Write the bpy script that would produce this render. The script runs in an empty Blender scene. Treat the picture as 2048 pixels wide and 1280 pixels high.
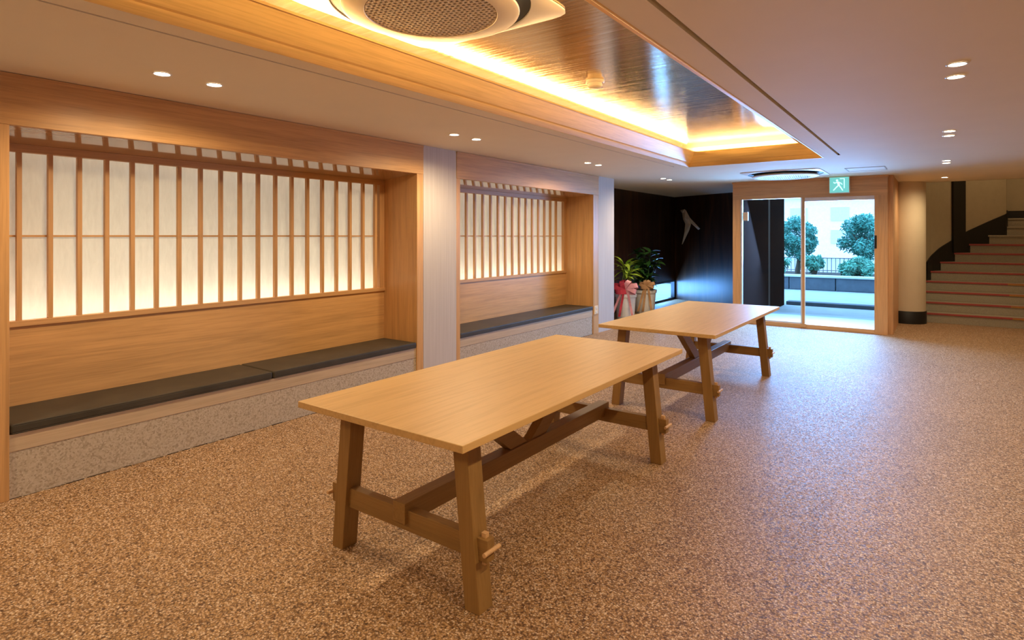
import bpy, bmesh, math, random
from mathutils import Vector, Matrix
random.seed(7)
PI = math.pi
S = bpy.context.scene
COL = S.collection

# ------------------------------------------------------------------ camera
EYE = 1.65
YAW = math.atan((1875 - 1024) / 1180.0)
cam = bpy.data.cameras.new('camera')
cam_o = bpy.data.objects.new('camera', cam)
COL.objects.link(cam_o)
cam.sensor_width = 36.0
cam.lens = 36.0 * 1180 / 2048
cam.shift_y = -(640 - 472) / 2048.0
cam.clip_start = 0.05
cam.clip_end = 300
cam_o.location = (0, 0, EYE)
cam_o.rotation_euler = (PI / 2, 0, YAW)
S.camera = cam_o

# ------------------------------------------------------------------ exposure
S.view_settings.view_transform = 'Standard'
S.view_settings.look = 'None'
S.view_settings.exposure = 0.36
S.view_settings.gamma = 1.0
S.view_settings.use_curve_mapping = False
S.cycles.max_bounces = 8
S.cycles.diffuse_bounces = 5
S.cycles.glossy_bounces = 4
S.cycles.transparent_max_bounces = 16
S.cycles.sample_clamp_indirect = 6.0
S.cycles.caustics_reflective = False
S.cycles.caustics_refractive = False

# ------------------------------------------------------------------ sky
SKY = (0.44, 0.86, 1.40)
SKY_STRENGTH = 3.1
w = bpy.data.worlds.new('daylight')
S.world = w
w.use_nodes = True
w.node_tree.nodes['Background'].inputs[0].default_value = (*SKY, 1)
w.node_tree.nodes['Background'].inputs[1].default_value = SKY_STRENGTH


def light(name, kind, loc, energy, color, rot=(0, 0, 0), **kw):
    l = bpy.data.lights.new(name, kind)
    l.energy = energy
    l.color = color
    for k, v in kw.items():
        setattr(l, k, v)
    o = bpy.data.objects.new(name, l)
    o.location = loc
    o.rotation_euler = rot
    COL.objects.link(o)
    return o


# daylight through the entrance glass (sky portal light just outside the pane)
DOOR_DAY = 340
light('entrance_daylight', 'AREA', (-1.95, 12.6, 1.75), DOOR_DAY, (0.20, 0.48, 1.0), (-PI / 2 + 0.72, 0, 0),
      shape='RECTANGLE', size=2.0, size_y=1.6)

WARM = (1.0, 0.66, 0.36)
LEDC = (1.0, 0.60, 0.21)
DOWNC = (1.0, 0.77, 0.47)
DOWN_W = 50
COVE_W = 64
FASCIA_W = 60
PAPER_LO, PAPER_HI = 15, 8
# daylight coming in low through the lobby's floor-level window
light('lobby_daylight', 'AREA', (-5.85, 14.3, 0.28), 60, (0.16, 0.44, 1.0), (0, -PI / 2 - 0.45, 0), shape='RECTANGLE', size=0.4, size_y=1.4)


# ------------------------------------------------------------------ materials
def new_mat(name):
    m = bpy.data.materials.new(name)
    m.use_nodes = True
    nt = m.node_tree
    b = nt.nodes['Principled BSDF']
    return m, nt, b


def coords(nt, scale=(1, 1, 1), rot=(0, 0, 0), offset=True):
    tc = nt.nodes.new('ShaderNodeTexCoord')
    mp = nt.nodes.new('ShaderNodeMapping')
    mp.inputs['Scale'].default_value = scale
    mp.inputs['Rotation'].default_value = rot
    nt.links.new(tc.outputs['Object'], mp.inputs['Vector'])
    if offset:
        oi = nt.nodes.new('ShaderNodeObjectInfo')
        mul = nt.nodes.new('ShaderNodeMath')
        mul.operation = 'MULTIPLY'
        mul.inputs[1].default_value = 37.0
        nt.links.new(oi.outputs['Random'], mul.inputs[0])
        cb = nt.nodes.new('ShaderNodeCombineXYZ')
        for i in range(3):
            nt.links.new(mul.outputs[0], cb.inputs[i])
        nt.links.new(cb.outputs[0], mp.inputs['Location'])
    return mp.outputs['Vector']


def noise(nt, vec, scale=5.0, detail=4.0, rough=0.55, dist=0.0):
    n = nt.nodes.new('ShaderNodeTexNoise')
    n.inputs['Scale'].default_value = scale
    n.inputs['Detail'].default_value = detail
    n.inputs['Roughness'].default_value = rough
    n.inputs['Distortion'].default_value = dist
    nt.links.new(vec, n.inputs['Vector'])
    return n.outputs['Fac']


def ramp(nt, fac, stops):
    r = nt.nodes.new('ShaderNodeValToRGB')
    el = r.color_ramp.elements
    while len(el) < len(stops):
        el.new(0.5)
    for e, (p, c) in zip(el, stops):
        e.position = p
        e.color = (*c, 1)
    nt.links.new(fac, r.inputs['Fac'])
    return r.outputs['Color']


def bump(nt, b, fac, strength=0.2, dist=0.01):
    n = nt.nodes.new('ShaderNodeBump')
    n.inputs['Strength'].default_value = strength
    n.inputs['Distance'].default_value = dist
    nt.links.new(fac, n.inputs['Height'])
    nt.links.new(n.outputs['Normal'], b.inputs['Normal'])


def mixc(nt, fac, a, c, mode='MIX'):
    n = nt.nodes.new('ShaderNodeMix')
    n.data_type = 'RGBA'
    n.blend_type = mode
    if isinstance(fac, float):
        n.inputs[0].default_value = fac
    else:
        nt.links.new(fac, n.inputs[0])
    for i, v in ((6, a), (7, c)):
        if isinstance(v, tuple):
            n.inputs[i].default_value = (*v, 1)
        else:
            nt.links.new(v, n.inputs[i])
    return n.outputs[2]


def scl(c, k):
    return tuple(x * k for x in c)


def plain(name, col, rough=0.6, metal=0.0, var=0.06, vscale=8.0, spec=0.5, bumps=0.0):
    m, nt, b = new_mat(name)
    v = coords(nt)
    f = noise(nt, v, vscale, 3)
    c = ramp(nt, f, [(0.3, scl(col, 1 - var)), (0.7, scl(col, 1 + var))])
    nt.links.new(c, b.inputs['Base Color'])
    b.inputs['Roughness'].default_value = rough
    b.inputs['Metallic'].default_value = metal
    b.inputs['Specular IOR Level'].default_value = spec
    if bumps:
        bump(nt, b, noise(nt, v, 120, 2), bumps, 0.002)
    return m


def wood(name, col, axis, rough=0.42, contrast=0.16, fine=1.0):
    """axis = grain direction 0/1/2"""
    m, nt, b = new_mat(name)
    sc = [9.0, 9.0, 9.0]
    sc[axis] = 0.55
    v = coords(nt, tuple(sc))
    f1 = noise(nt, v, 1.6, 5, 0.6, 0.6)
    sf = [60.0 * fine] * 3
    sf[axis] = 1.6
    v2 = coords(nt, tuple(sf))
    f2 = noise(nt, v2, 1.5, 3, 0.6)
    c1 = ramp(nt, f1, [(0.32, scl(col, 1 - contrast)), (0.5, col), (0.7, scl(col, 1 + contrast * 0.7))])
    c2 = ramp(nt, f2, [(0.35, (0.80, 0.76, 0.70)), (0.55, (1, 1, 1))])
    c = mixc(nt, 0.55, c1, c2, 'MULTIPLY')
    nt.links.new(c, b.inputs['Base Color'])
    b.inputs['Roughness'].default_value = rough
    b.inputs['Specular IOR Level'].default_value = 0.4
    bump(nt, b, f2, 0.06, 0.001)
    return m


OAK = (0.64, 0.36, 0.145)
M = {}
for ax, s in enumerate('xyz'):
    M['panel_' + s] = wood('oak_panel_' + s, OAK, ax, 0.38)
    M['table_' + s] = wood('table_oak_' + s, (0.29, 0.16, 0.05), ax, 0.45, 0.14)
    M['slat_' + s] = wood('slat_oak_' + s, (0.60, 0.34, 0.145), ax, 0.5, 0.12)
    M['door_' + s] = wood('door_oak_' + s, (0.66, 0.37, 0.18), ax, 0.42)
    M['gold_' + s] = wood('cove_maple_' + s, (0.95, 0.66, 0.27), ax, 0.40, 0.08)
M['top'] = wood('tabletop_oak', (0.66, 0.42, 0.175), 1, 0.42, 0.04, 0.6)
M['soffit'] = wood('soffit_oak', (0.50, 0.29, 0.13), 1, 0.14, 0.06)
M['soffit'].node_tree.nodes['Principled BSDF'].inputs['Coat Weight'].default_value = 1.0
M['soffit'].node_tree.nodes['Principled BSDF'].inputs['Coat Roughness'].default_value = 0.05
M['peg'] = wood('peg_wood', (0.65, 0.40, 0.20), 0, 0.5)
M['ply'] = wood('ply_edge', (0.56, 0.43, 0.29), 1, 0.5, 0.12)
M['ceiling'] = plain('ceiling_paint', (0.86, 0.77, 0.60), 0.75, var=0.015, vscale=2)
M['dark_gap'] = plain('dark_slot', (0.05, 0.028, 0.012), 0.7)
M['black'] = plain('black_rubber', (0.006, 0.0055, 0.005), 0.5)
M['white_metal'] = plain('white_metal', (0.80, 0.74, 0.66), 0.35, var=0.02)
M['grille'] = plain('grille_plastic', (0.78, 0.68, 0.55), 0.45, var=0.02)
M['grille_dark'] = plain('grille_backing', (0.02, 0.010, 0.005), 0.7)
M['steel'] = plain('brushed_steel', (0.75, 0.75, 0.78), 0.25, metal=1.0)
M['alu'] = plain('pale_aluminium', (0.72, 0.72, 0.78), 0.35, metal=0.4)
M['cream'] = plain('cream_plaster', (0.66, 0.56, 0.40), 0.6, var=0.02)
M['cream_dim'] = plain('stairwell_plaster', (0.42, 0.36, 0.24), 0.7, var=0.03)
M['outlet'] = plain('outlet_plastic', (0.85, 0.66, 0.40), 0.4, var=0.02)
M['porcelain'] = plain('glazed_pot', (0.88, 0.91, 0.96), 0.2, var=0.08)
M['soil'] = plain('soil', (0.05, 0.03, 0.02), 0.9)
M['ribbon_red'] = plain('red_ribbon', (0.62, 0.05, 0.09), 0.45, var=0.2)
M['ribbon_pink'] = plain('pink_ribbon', (0.80, 0.36, 0.42), 0.45, var=0.15)
M['ribbon_tan'] = plain('tan_ribbon', (0.62, 0.36, 0.18), 0.5, var=0.15)
M['leaf_dark'] = plain('dark_leaf', (0.030, 0.10, 0.022), 0.3, var=0.4, vscale=20)
M['leaf_lime'] = plain('lime_leaf', (0.30, 0.44, 0.05), 0.35, var=0.3, vscale=14)
M['bark'] = plain('bark', (0.10, 0.07, 0.05), 0.9)
M['gilt'] = plain('pale_gilt', (0.92, 0.84, 0.72), 0.5, var=0.02)
M['entry'] = plain('dark_entry_board', (0.018, 0.010, 0.008), 0.9, spec=0.0)
M['step'] = plain('step_terrazzo', (0.33, 0.29, 0.21), 0.55, var=0.12, vscale=60)
M['riser'] = plain('riser_terrazzo', (0.30, 0.26, 0.18), 0.6, var=0.12, vscale=60)
M['nose_red'] = plain('red_nosing', (0.34, 0.055, 0.045), 0.5)
M['nose_brass'] = plain('brass_nosing', (0.42, 0.20, 0.05), 0.4, metal=0.3)
M['needle'] = plain('pine_foliage', (0.07, 0.30, 0.24), 0.6, var=0.45, vscale=6)
M['bush'] = plain('bush_foliage', (0.10, 0.36, 0.26), 0.6, var=0.4, vscale=6)
M['paving'] = plain('pale_paving', (0.36, 0.40, 0.42), 0.8, var=0.08, vscale=3)
M['planter'] = plain('grey_planter_stone', (0.085, 0.11, 0.14), 0.8, var=0.15, vscale=5)
M['kerb'] = plain('pale_kerb', (0.55, 0.60, 0.62), 0.8)
M['fence'] = plain('fence_paint', (0.42, 0.34, 0.36), 0.5)
M['render'] = plain('far_render', (0.95, 0.86, 0.86), 0.8)
M['far_glass'] = plain('far_glass', (0.62, 0.60, 0.66), 0.4)


def m_floor():
    m, nt, b = new_mat('pebble_resin_floor')
    v = coords(nt, offset=False)
    vo = nt.nodes.new('ShaderNodeTexVoronoi')
    vo.inputs['Scale'].default_value = 125
    nt.links.new(v, vo.inputs['Vector'])
    sep = nt.nodes.new('ShaderNodeSeparateColor')
    nt.links.new(vo.outputs['Color'], sep.inputs[0])
    c = ramp(nt, sep.outputs[0], [(0.0, (0.11, 0.05, 0.02)), (0.22, (0.32, 0.172, 0.070)), (0.58, (0.49, 0.295, 0.135)),
                                  (0.85, (0.62, 0.42, 0.28)), (1.0, (0.78, 0.62, 0.46))])
    d = ramp(nt, vo.outputs['Distance'], [(0.35, (1, 1, 1)), (0.75, (0.42, 0.38, 0.35))])
    c = mixc(nt, 1.0, c, d, 'MULTIPLY')
    big = noise(nt, v, 0.9, 3)
    c = mixc(nt, 1.0, c, ramp(nt, big, [(0.3, (0.93, 0.93, 0.93)), (0.7, (1.05, 1.05, 1.05))]), 'MULTIPLY')
    nt.links.new(c, b.inputs['Base Color'])
    rr = ramp(nt, sep.outputs[1], [(0, (0.45,) * 3), (1, (0.72,) * 3)])
    nt.links.new(rr, b.inputs['Roughness'])
    b.inputs['Specular IOR Level'].default_value = 0.35
    bump(nt, b, vo.outputs['Distance'], -0.35, 0.004)
    return m


def m_plinth():
    m, nt, b = new_mat('pebble_dash_plinth')
    v = coords(nt, offset=False)
    vo = nt.nodes.new('ShaderNodeTexVoronoi')
    vo.inputs['Scale'].default_value = 90
    nt.links.new(v, vo.inputs['Vector'])
    sep = nt.nodes.new('ShaderNodeSeparateColor')
    nt.links.new(vo.outputs['Color'], sep.inputs[0])
    c = ramp(nt, sep.outputs[0], [(0.0, (0.34, 0.27, 0.19)), (0.4, (0.47, 0.39, 0.29)), (1.0, (0.56, 0.48, 0.38))])
    nt.links.new(c, b.inputs['Base Color'])
    b.inputs['Roughness'].default_value = 0.7
    bump(nt, b, vo.outputs['Distance'], -0.3, 0.003)
    return m


def m_pillar():
    m, nt, b = new_mat('streaked_wallpaper')
    v = coords(nt, (1, 45, 0.6), offset=False)
    f = noise(nt, v, 2.0, 3)
    c = ramp(nt, f, [(0.3, (0.52, 0.46, 0.42)), (0.7, (0.61, 0.55, 0.51))])
    nt.links.new(c, b.inputs['Base Color'])
    b.inputs['Roughness'].default_value = 0.7
    return m


def m_walnut():
    m, nt, b = new_mat('dark_walnut_gloss')
    v = coords(nt, (5, 5, 0.5), offset=False)
    f = noise(nt, v, 1.2, 5, 0.6, 0.8)
    c = ramp(nt, f, [(0.3, (0.020, 0.008, 0.004)), (0.55, (0.055, 0.022, 0.010)), (0.75, (0.12, 0.048, 0.018))])
    nt.links.new(c, b.inputs['Base Color'])
    b.inputs['Roughness'].default_value = 0.36
    b.inputs['Specular IOR Level'].default_value = 0.5
    return m


def m_tray():
    m, nt, b = new_mat('brushed_gold_foil')
    v = coords(nt, (0.7, 14, 1), offset=False)
    f = noise(nt, v, 2.2, 6, 0.65, 0.8)
    c = ramp(nt, f, [(0.3, (0.52, 0.35, 0.17)), (0.55, (0.66, 0.48, 0.28)), (0.75, (0.80, 0.66, 0.46))])
    nt.links.new(c, b.inputs['Base Color'])
    b.inputs['Metallic'].default_value = 0.95
    b.inputs['Roughness'].default_value = 0.13
    bump(nt, b, f, 0.13, 0.01)
    return m


def m_cushion():
    m, nt, b = new_mat('charcoal_leatherette')
    v = coords(nt)
    f = noise(nt, v, 4, 3)
    c = ramp(nt, f, [(0.3, (0.050, 0.042, 0.030)), (0.7, (0.070, 0.058, 0.042))])
    nt.links.new(c, b.inputs['Base Color'])
    b.inputs['Specular IOR Level'].default_value = 0.25
    b.inputs['Roughness'].default_value = 0.5
    bump(nt, b, noise(nt, v, 220, 2), 0.15, 0.001)
    return m


def m_paper():
    m = bpy.data.materials.new('lattice_paper')
    m.use_nodes = True
    nt = m.node_tree
    nt.nodes.remove(nt.nodes['Principled BSDF'])
    out = nt.nodes['Material Output']
    v = coords(nt, (1, 2.5, 0.5), offset=False)
    f = noise(nt, v, 14, 6, 0.65, 0.6)
    c = ramp(nt, f, [(0.35, (0.76, 0.76, 0.73)), (0.65, (0.82, 0.82, 0.79))])
    tr = nt.nodes.new('ShaderNodeBsdfTranslucent')
    df = nt.nodes.new('ShaderNodeBsdfDiffuse')
    nt.links.new(c, tr.inputs[0])
    nt.links.new(c, df.inputs[0])
    mx = nt.nodes.new('ShaderNodeMixShader')
    mx.inputs[0].default_value = 0.4
    nt.links.new(tr.outputs[0], mx.inputs[1])
    nt.links.new(df.outputs[0], mx.inputs[2])
    nt.links.new(mx.outputs[0], out.inputs[0])
    return m


def m_glass(name, tint=(0.93, 0.97, 1.0), fac=0.10, rough=0.0):
    m = bpy.data.materials.new(name)
    m.use_nodes = True
    nt = m.node_tree
    nt.nodes.remove(nt.nodes['Principled BSDF'])
    out = nt.nodes['Material Output']
    t = nt.nodes.new('ShaderNodeBsdfTransparent')
    t.inputs[0].default_value = (*tint, 1)
    g = nt.nodes.new('ShaderNodeBsdfGlossy')
    g.inputs['Roughness'].default_value = rough
    mx = nt.nodes.new('ShaderNodeMixShader')
    fr = nt.nodes.new('ShaderNodeFresnel')
    fr.inputs[0].default_value = 1.25
    ge = nt.nodes.new('ShaderNodeNewGeometry')
    ml = nt.nodes.new('ShaderNodeMath')
    ml.operation = 'MULTIPLY_ADD'      # plain transmission on the inner face of the pane
    ml.inputs[1].default_value = -1.0
    nt.links.new(ge.outputs['Backfacing'], ml.inputs[0])
    ml.inputs[2].default_value = 1.0
    m2 = nt.nodes.new('ShaderNodeMath')
    m2.operation = 'MULTIPLY'
    nt.links.new(ml.outputs[0], m2.inputs[0])
    nt.links.new(fr.outputs[0], m2.inputs[1])
    nt.links.new(m2.outputs[0], mx.inputs[0])
    nt.links.new(t.outputs[0], mx.inputs[1])
    nt.links.new(g.outputs[0], mx.inputs[2])
    nt.links.new(mx.outputs[0], out.inputs[0])
    return m


def m_frost():
    m = bpy.data.materials.new('frosted_glass')
    m.use_nodes = True
    nt = m.node_tree
    nt.nodes.remove(nt.nodes['Principled BSDF'])
    out = nt.nodes['Material Output']
    v = coords(nt, (1, 1, 1), offset=False)
    c = ramp(nt, noise(nt, v, 2.5, 3), [(0.3, (0.16, 0.24, 0.36)), (0.7, (0.24, 0.34, 0.48))])
    tr = nt.nodes.new('ShaderNodeBsdfTranslucent')
    nt.links.new(c, tr.inputs[0])
    g = nt.nodes.new('ShaderNodeBsdfGlossy')
    g.inputs['Roughness'].default_value = 0.2
    mx = nt.nodes.new('ShaderNodeMixShader')
    mx.inputs[0].default_value = 0.08
    nt.links.new(tr.outputs[0], mx.inputs[1])
    nt.links.new(g.outputs[0], mx.inputs[2])
    nt.links.new(mx.outputs[0], out.inputs[0])
    return m


def emit(name, col, strength):
    m, nt, b = new_mat(name)
    b.inputs['Base Color'].default_value = (*scl(col, 0.5), 1)
    b.inputs['Emission Color'].default_value = (*col, 1)
    b.inputs['Emission Strength'].default_value = strength
    return m


M['floor'] = m_floor()
M['plinth'] = m_plinth()
M['pillar'] = m_pillar()
M['walnut'] = m_walnut()
M['tray'] = m_tray()
M['cushion'] = m_cushion()
M['paper'] = m_paper()
M['glass'] = m_glass('door_glass')
M['frost'] = m_frost()
M['lens'] = emit('downlight_lens', (1.0, 0.93, 0.82), 14)
M['led'] = emit('led_strip', (1.0, 0.78, 0.48), 16)
M['sign_green'] = emit('exit_sign_green', (0.16, 0.60, 0.58), 0.75)
M['sign_white'] = emit('exit_sign_white', (0.55, 1.0, 0.98), 1.1)


# ------------------------------------------------------------------ mesh helpers
def box(bm, a, b):
    x0, y0, z0 = a
    x1, y1, z1 = b
    vs = [bm.verts.new(p) for p in ((x0, y0, z0), (x1, y0, z0), (x1, y1, z0), (x0, y1, z0),
                                    (x0, y0, z1), (x1, y0, z1), (x1, y1, z1), (x0, y1, z1))]
    for f in ((0, 3, 2, 1), (4, 5, 6, 7), (0, 1, 5, 4), (1, 2, 6, 5), (2, 3, 7, 6), (3, 0, 4, 7)):
        bm.faces.new([vs[i] for i in f])
    return vs


def hexa(bm, pts):
    """pts: 4 bottom (ccw from above) then 4 top"""
    vs = [bm.verts.new(p) for p in pts]
    for f in ((0, 3, 2, 1), (4, 5, 6, 7), (0, 1, 5, 4), (1, 2, 6, 5), (2, 3, 7, 6), (3, 0, 4, 7)):
        bm.faces.new([vs[i] for i in f])


def prism(bm, pts, z0, z1):
    lo = [bm.verts.new((x, y, z0)) for x, y in pts]
    hi = [bm.verts.new((x, y, z1)) for x, y in pts]
    n = len(pts)
    bm.faces.new(lo[::-1])
    bm.faces.new(hi)
    for i in range(n):
        j = (i + 1) % n
        bm.faces.new((lo[i], lo[j], hi[j], hi[i]))


def lathe(bm, prof, c=(0, 0, 0), n=48, cap=True):
    rings = []
    for r, z in prof:
        rings.append([bm.verts.new((c[0] + r * math.cos(2 * PI * k / n), c[1] + r * math.sin(2 * PI * k / n), c[2] + z))
                      for k in range(n)])
    for a, b in zip(rings, rings[1:]):
        for k in range(n):
            j = (k + 1) % n
            bm.faces.new((a[k], a[j], b[j], b[k]))
    if cap:
        bm.faces.new(rings[0][::-1])
        bm.faces.new(rings[-1])


def tube(bm, pts, r, n=8, taper=None):
    rings = []
    for i, p in enumerate(pts):
        p = Vector(p)
        d = (Vector(pts[min(i + 1, len(pts) - 1)]) - Vector(pts[max(i - 1, 0)])).normalized()
        u = d.orthogonal().normalized()
        v = d.cross(u)
        rr = r if taper is None else r + (taper - r) * i / (len(pts) - 1)
        rings.append([bm.verts.new(p + rr * (math.cos(2 * PI * k / n) * u + math.sin(2 * PI * k / n) * v)) for k in range(n)])
    for a, b in zip(rings, rings[1:]):
        for k in range(n):
            j = (k + 1) % n
            bm.faces.new((a[k], a[j], b[j], b[k]))
    bm.faces.new(rings[0][::-1])
    bm.faces.new(rings[-1])


def obj(name, bm, mat, parent=None, bevel=0.0, seg=2, smooth=False, **props):
    bmesh.ops.recalc_face_normals(bm, faces=bm.faces)
    me = bpy.data.meshes.new(name)
    bm.to_mesh(me)
    bm.free()
    me.materials.append(mat)
    if smooth:
        for p in me.polygons:
            p.use_smooth = True
    o = bpy.data.objects.new(name, me)
    COL.objects.link(o)
    if parent is not None:
        o.parent = parent
        q = parent
        off = Vector((0, 0, 0))
        while q is not None:
            off -= q.location
            q = q.parent
        o.location = off
    if bevel:
        md = o.modifiers.new('bevel', 'BEVEL')
        md.width = bevel
        md.segments = seg
        md.limit_method = 'ANGLE'
        md.harden_normals = False
    if smooth:
        md = o.modifiers.new('split', 'EDGE_SPLIT')
        md.split_angle = math.radians(40)
    for k, v in props.items():
        o[k] = v
    return o


def bx(name, a, b, mat, parent=None, bevel=0.0, **props):
    bm = bmesh.new()
    box(bm, a, b)
    return obj(name, bm, mat, parent, bevel, **props)


def thing(name, label, cat, loc=(0, 0, 0), group=None):
    o = bpy.data.objects.new(name, None)
    o.empty_display_size = 0.1
    o.location = loc
    COL.objects.link(o)
    o['label'] = label
    o['category'] = cat
    if group:
        o['group'] = group
    return o


def inst(src, parent, loc, rot=None, name=None, scale=None):
    """another object on the same mesh"""
    o = bpy.data.objects.new(name or src.name.split('.')[0], src.data)
    COL.objects.link(o)
    o.parent = parent
    o.location = loc
    if rot is not None:
        o.rotation_euler = rot
    if scale is not None:
        o.scale = scale
    for md in src.modifiers:
        n = o.modifiers.new(md.name, md.type)
        if md.type == 'BEVEL':
            n.width, n.segments, n.limit_method = md.width, md.segments, md.limit_method
    return o


def dup(root, loc, label):
    r = root.copy()
    COL.objects.link(r)
    r.location = loc
    r['label'] = label
    for ch in list(root.children):
        c = ch.copy()
        COL.objects.link(c)
        c.parent = r
        for g in list(ch.children):
            d = g.copy()
            COL.objects.link(d)
            d.parent = c
    return r


ST = dict(kind='structure')
W = -4.69          # face of the left wall
CZ = 2.67          # ceiling height

# ------------------------------------------------------------------ floor
bm = bmesh.new()
prism(bm, [(-5.75, -2.6), (3.3, -2.6), (3.3, 17.3), (-0.62, 17.3), (-0.62, 11.72), (-3.1, 11.72), (-3.1, 13.85), (-5.61, 15.15), (-5.75, 15.15)], -0.12, 0.0)
obj('floor', bm, M['floor'], **ST)

# ------------------------------------------------------------------ ceiling
ceil = bpy.data.objects.new('ceiling', None)
ceil['kind'] = 'structure'
COL.objects.link(ceil)
TX0, TX1, TY0, TY1 = -2.99, -1.20, 0.30, 8.60
SL = (-3.165, -3.145)
SR = (-1.02, -0.99)
SY1 = 8.45
bm = bmesh.new()
T = 0.04


def cb(x0, y0, x1, y1):
    box(bm, (x0, y0, CZ), (x1, y1, CZ + T))


cb(-5.7, -2.6, 3.3, TY0)
cb(-5.7, TY0, SL[0], SY1)
cb(SL[1], TY0, TX0, SY1)
cb(TX1, TY0, SR[0], SY1)
cb(SR[1], TY0, 3.3, SY1)
cb(-5.7, SY1, TX0, TY1)
cb(TX1, SY1, 3.3, TY1)
cb(-5.7, TY1, 3.3, 11.72)
prism(bm, [(-5.75, 11.72), (-3.05, 11.72), (-3.05, 13.9), (-5.75, 15.25)], CZ, CZ + T)
cb(-0.72, 11.72, 3.3, 13.7)
obj('ceiling_board', bm, M['ceiling'], ceil)


def loop_rect(o, z):
    r = o * 1.75 if o > 0.04 else o
    return [(TX0 + o, TY0 + o, z), (TX1 - r, TY0 + o, z), (TX1 - r, TY1 - o, z), (TX0 + o, TY1 - o, z)]


def loft(bm, loops):
    prev = None
    for lp in loops:
        cur = [bm.verts.new(p) for p in lp]
        if prev:
            for i in range(4):
                j = (i + 1) % 4
                bm.faces.new((prev[i], prev[j], cur[j], cur[i]))
        prev = cur


def cove_piece(name, prof, mats):
    # four mitred lengths, each with the grain along itself
    for side in range(4):
        bm = bmesh.new()
        prev = None
        for o_, z in prof:
            lp = loop_rect(o_, z)
            cur = [bm.verts.new(lp[side]), bm.verts.new(lp[(side + 1) % 4])]
            if prev:
                bm.faces.new((prev[0], prev[1], cur[1], cur[0]))
            prev = cur
        obj(name, bm, mats[0] if side % 2 == 0 else mats[1], ceil)


cove_piece('lower_moulding', [(-0.02, CZ + T), (-0.0, CZ - 0.004), (0.008, CZ - 0.004), (0.022, CZ + 0.040), (0.024, CZ + 0.05)], (M['gold_x'], M['gold_y']))
cove_piece('upper_moulding', [(0.024, CZ + 0.05), (0.044, CZ + 0.056), (0.138, CZ + 0.190), (0.15, CZ + 0.185), (0.15, CZ + 0.20), (-0.14, CZ + 0.20)], (M['gold_x'], M['gold_y']))
bm = bmesh.new()
loft(bm, [loop_rect(-0.14, CZ + 0.20), loop_rect(-0.14, CZ + 0.30)])
obj('cove_back', bm, M['white_metal'], ceil)
bx('tray_panel', (TX0 - 0.14, TY0 - 0.14, CZ + 0.30), (TX1 + 0.14, TY1 + 0.14, CZ + 0.34), M['tray'], ceil)
# LED tape lying on the ledge (it gives off light) and the light it throws
bm = bmesh.new()
zl = CZ + 0.203
o = 0.03
box(bm, (TX0 + o - .02, TY0 + o, zl), (TX0 + o + .01, TY1 - o, zl + .006))
box(bm, (TX1 - o - .01, TY0 + o, zl), (TX1 - o + .02, TY1 - o, zl + .006))
box(bm, (TX0 + o, TY1 - o - .01, zl), (TX1 - o, TY1 - o + .02, zl + .006))
obj('led_tape', bm, M['led'], ceil)
ly = (TY0 + TY1) / 2
lx = (TX0 + TX1) / 2
for i, (x, y, sx, sy, ry, rx, e) in enumerate([
        (TX0 + .0, ly, .03, TY1 - TY0 - .1, 0.9, 0, 1.0),
        (TX1 - .04, ly, .03, TY1 - TY0 - .1, -0.9, 0, 1.0),
        (lx, TY1 - .0, TX1 - TX0 - .1, .03, 0, 0.9, 0.22)]):
    # pointing up and towards the middle of the tray
    lo = light('cove_led', 'AREA', (x, y, CZ + 0.225), COVE_W * e, LEDC, (PI + rx, ry, 0) if rx == 0 else (PI - 0.9, 0, 0),
               shape='RECTANGLE', size=sx, size_y=sy)
# unseen fill lights added in the moulding step to brighten the sloped boards
for (x, y, sx, sy) in ((TX0 + .035, ly, .012, TY1 - TY0 - .1), (TX1 - .045, ly, .012, TY1 - TY0 - .1), (lx, TY1 - .035, TX1 - TX0 - .12, .012)):
    light('fascia_fill', 'AREA', (x, y, CZ + 0.075), FASCIA_W * max(sx, sy) / 8.2, LEDC, (PI, 0, 0), shape='RECTANGLE', size=sx, size_y=sy)
bx('sky_block_slab', (-5.9, -2.8, 3.3), (3.4, 13.75, 3.4), M['ceiling'], ceil)  # unseen slab added above the ceiling to keep sky light out


# the two long linear slots beside the tray
def slot(label, x0, x1):
    t = thing('slot_diffuser', label, 'air slot', ((x0 + x1) / 2, 0, CZ))
    bm = bmesh.new()
    box(bm, (x0 - .001, TY0, CZ + 0.05), (x1 + .001, SY1, CZ + 0.06))
    box(bm, (x0 - .006, TY0, CZ + 0.002), (x0 - .0005, SY1, CZ + 0.055))
    box(bm, (x1 + .0005, TY0, CZ + 0.002), (x1 + .006, SY1, CZ + 0.055))
    box(bm, (x0, SY1 - .003, CZ + 0.002), (x1, SY1 + .003, CZ + 0.055))
    obj('channel', bm, M['dark_gap'], t)
    bm = bmesh.new()
    box(bm, ((x0 + x1) / 2 - .002, TY0, CZ + 0.03), ((x0 + x1) / 2 + .002, SY1, CZ + 0.045))
    obj('blade', bm, M['dark_gap'], t)


slot('thin dark slot in the ceiling between the glowing tray and the wooden alcoves', *SL)
slot('dark straight slot in the ceiling on the right side of the glowing tray', *SR)

# ------------------------------------------------------------------ walls
bm = bmesh.new()
box(bm, (W - .95, -2.6, 0), (W, 1.07, CZ))
box(bm, (-5.80, 1.07, 0), (-5.66, 9.62, CZ))
obj('wall_left', bm, M['pillar'], **ST)
A1 = (1.073, 4.797)
A2 = (5.363, 9.027)
bx('pillar_left', (-5.66, 4.80, 0), (W, 5.36, CZ), M['pillar'], **ST)
bx('pillar_left.001', (-5.66, 9.03, 0), (W, 9.62, CZ), M['pillar'], **ST)
bx('wall_front', (-5.7, -2.75, 0), (3.3, -2.6, CZ), M['cream'], **ST)
bx('wall_right', (3.2, -2.6, 0), (3.35, 17.3, 4.8), M['cream'], **ST)
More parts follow.
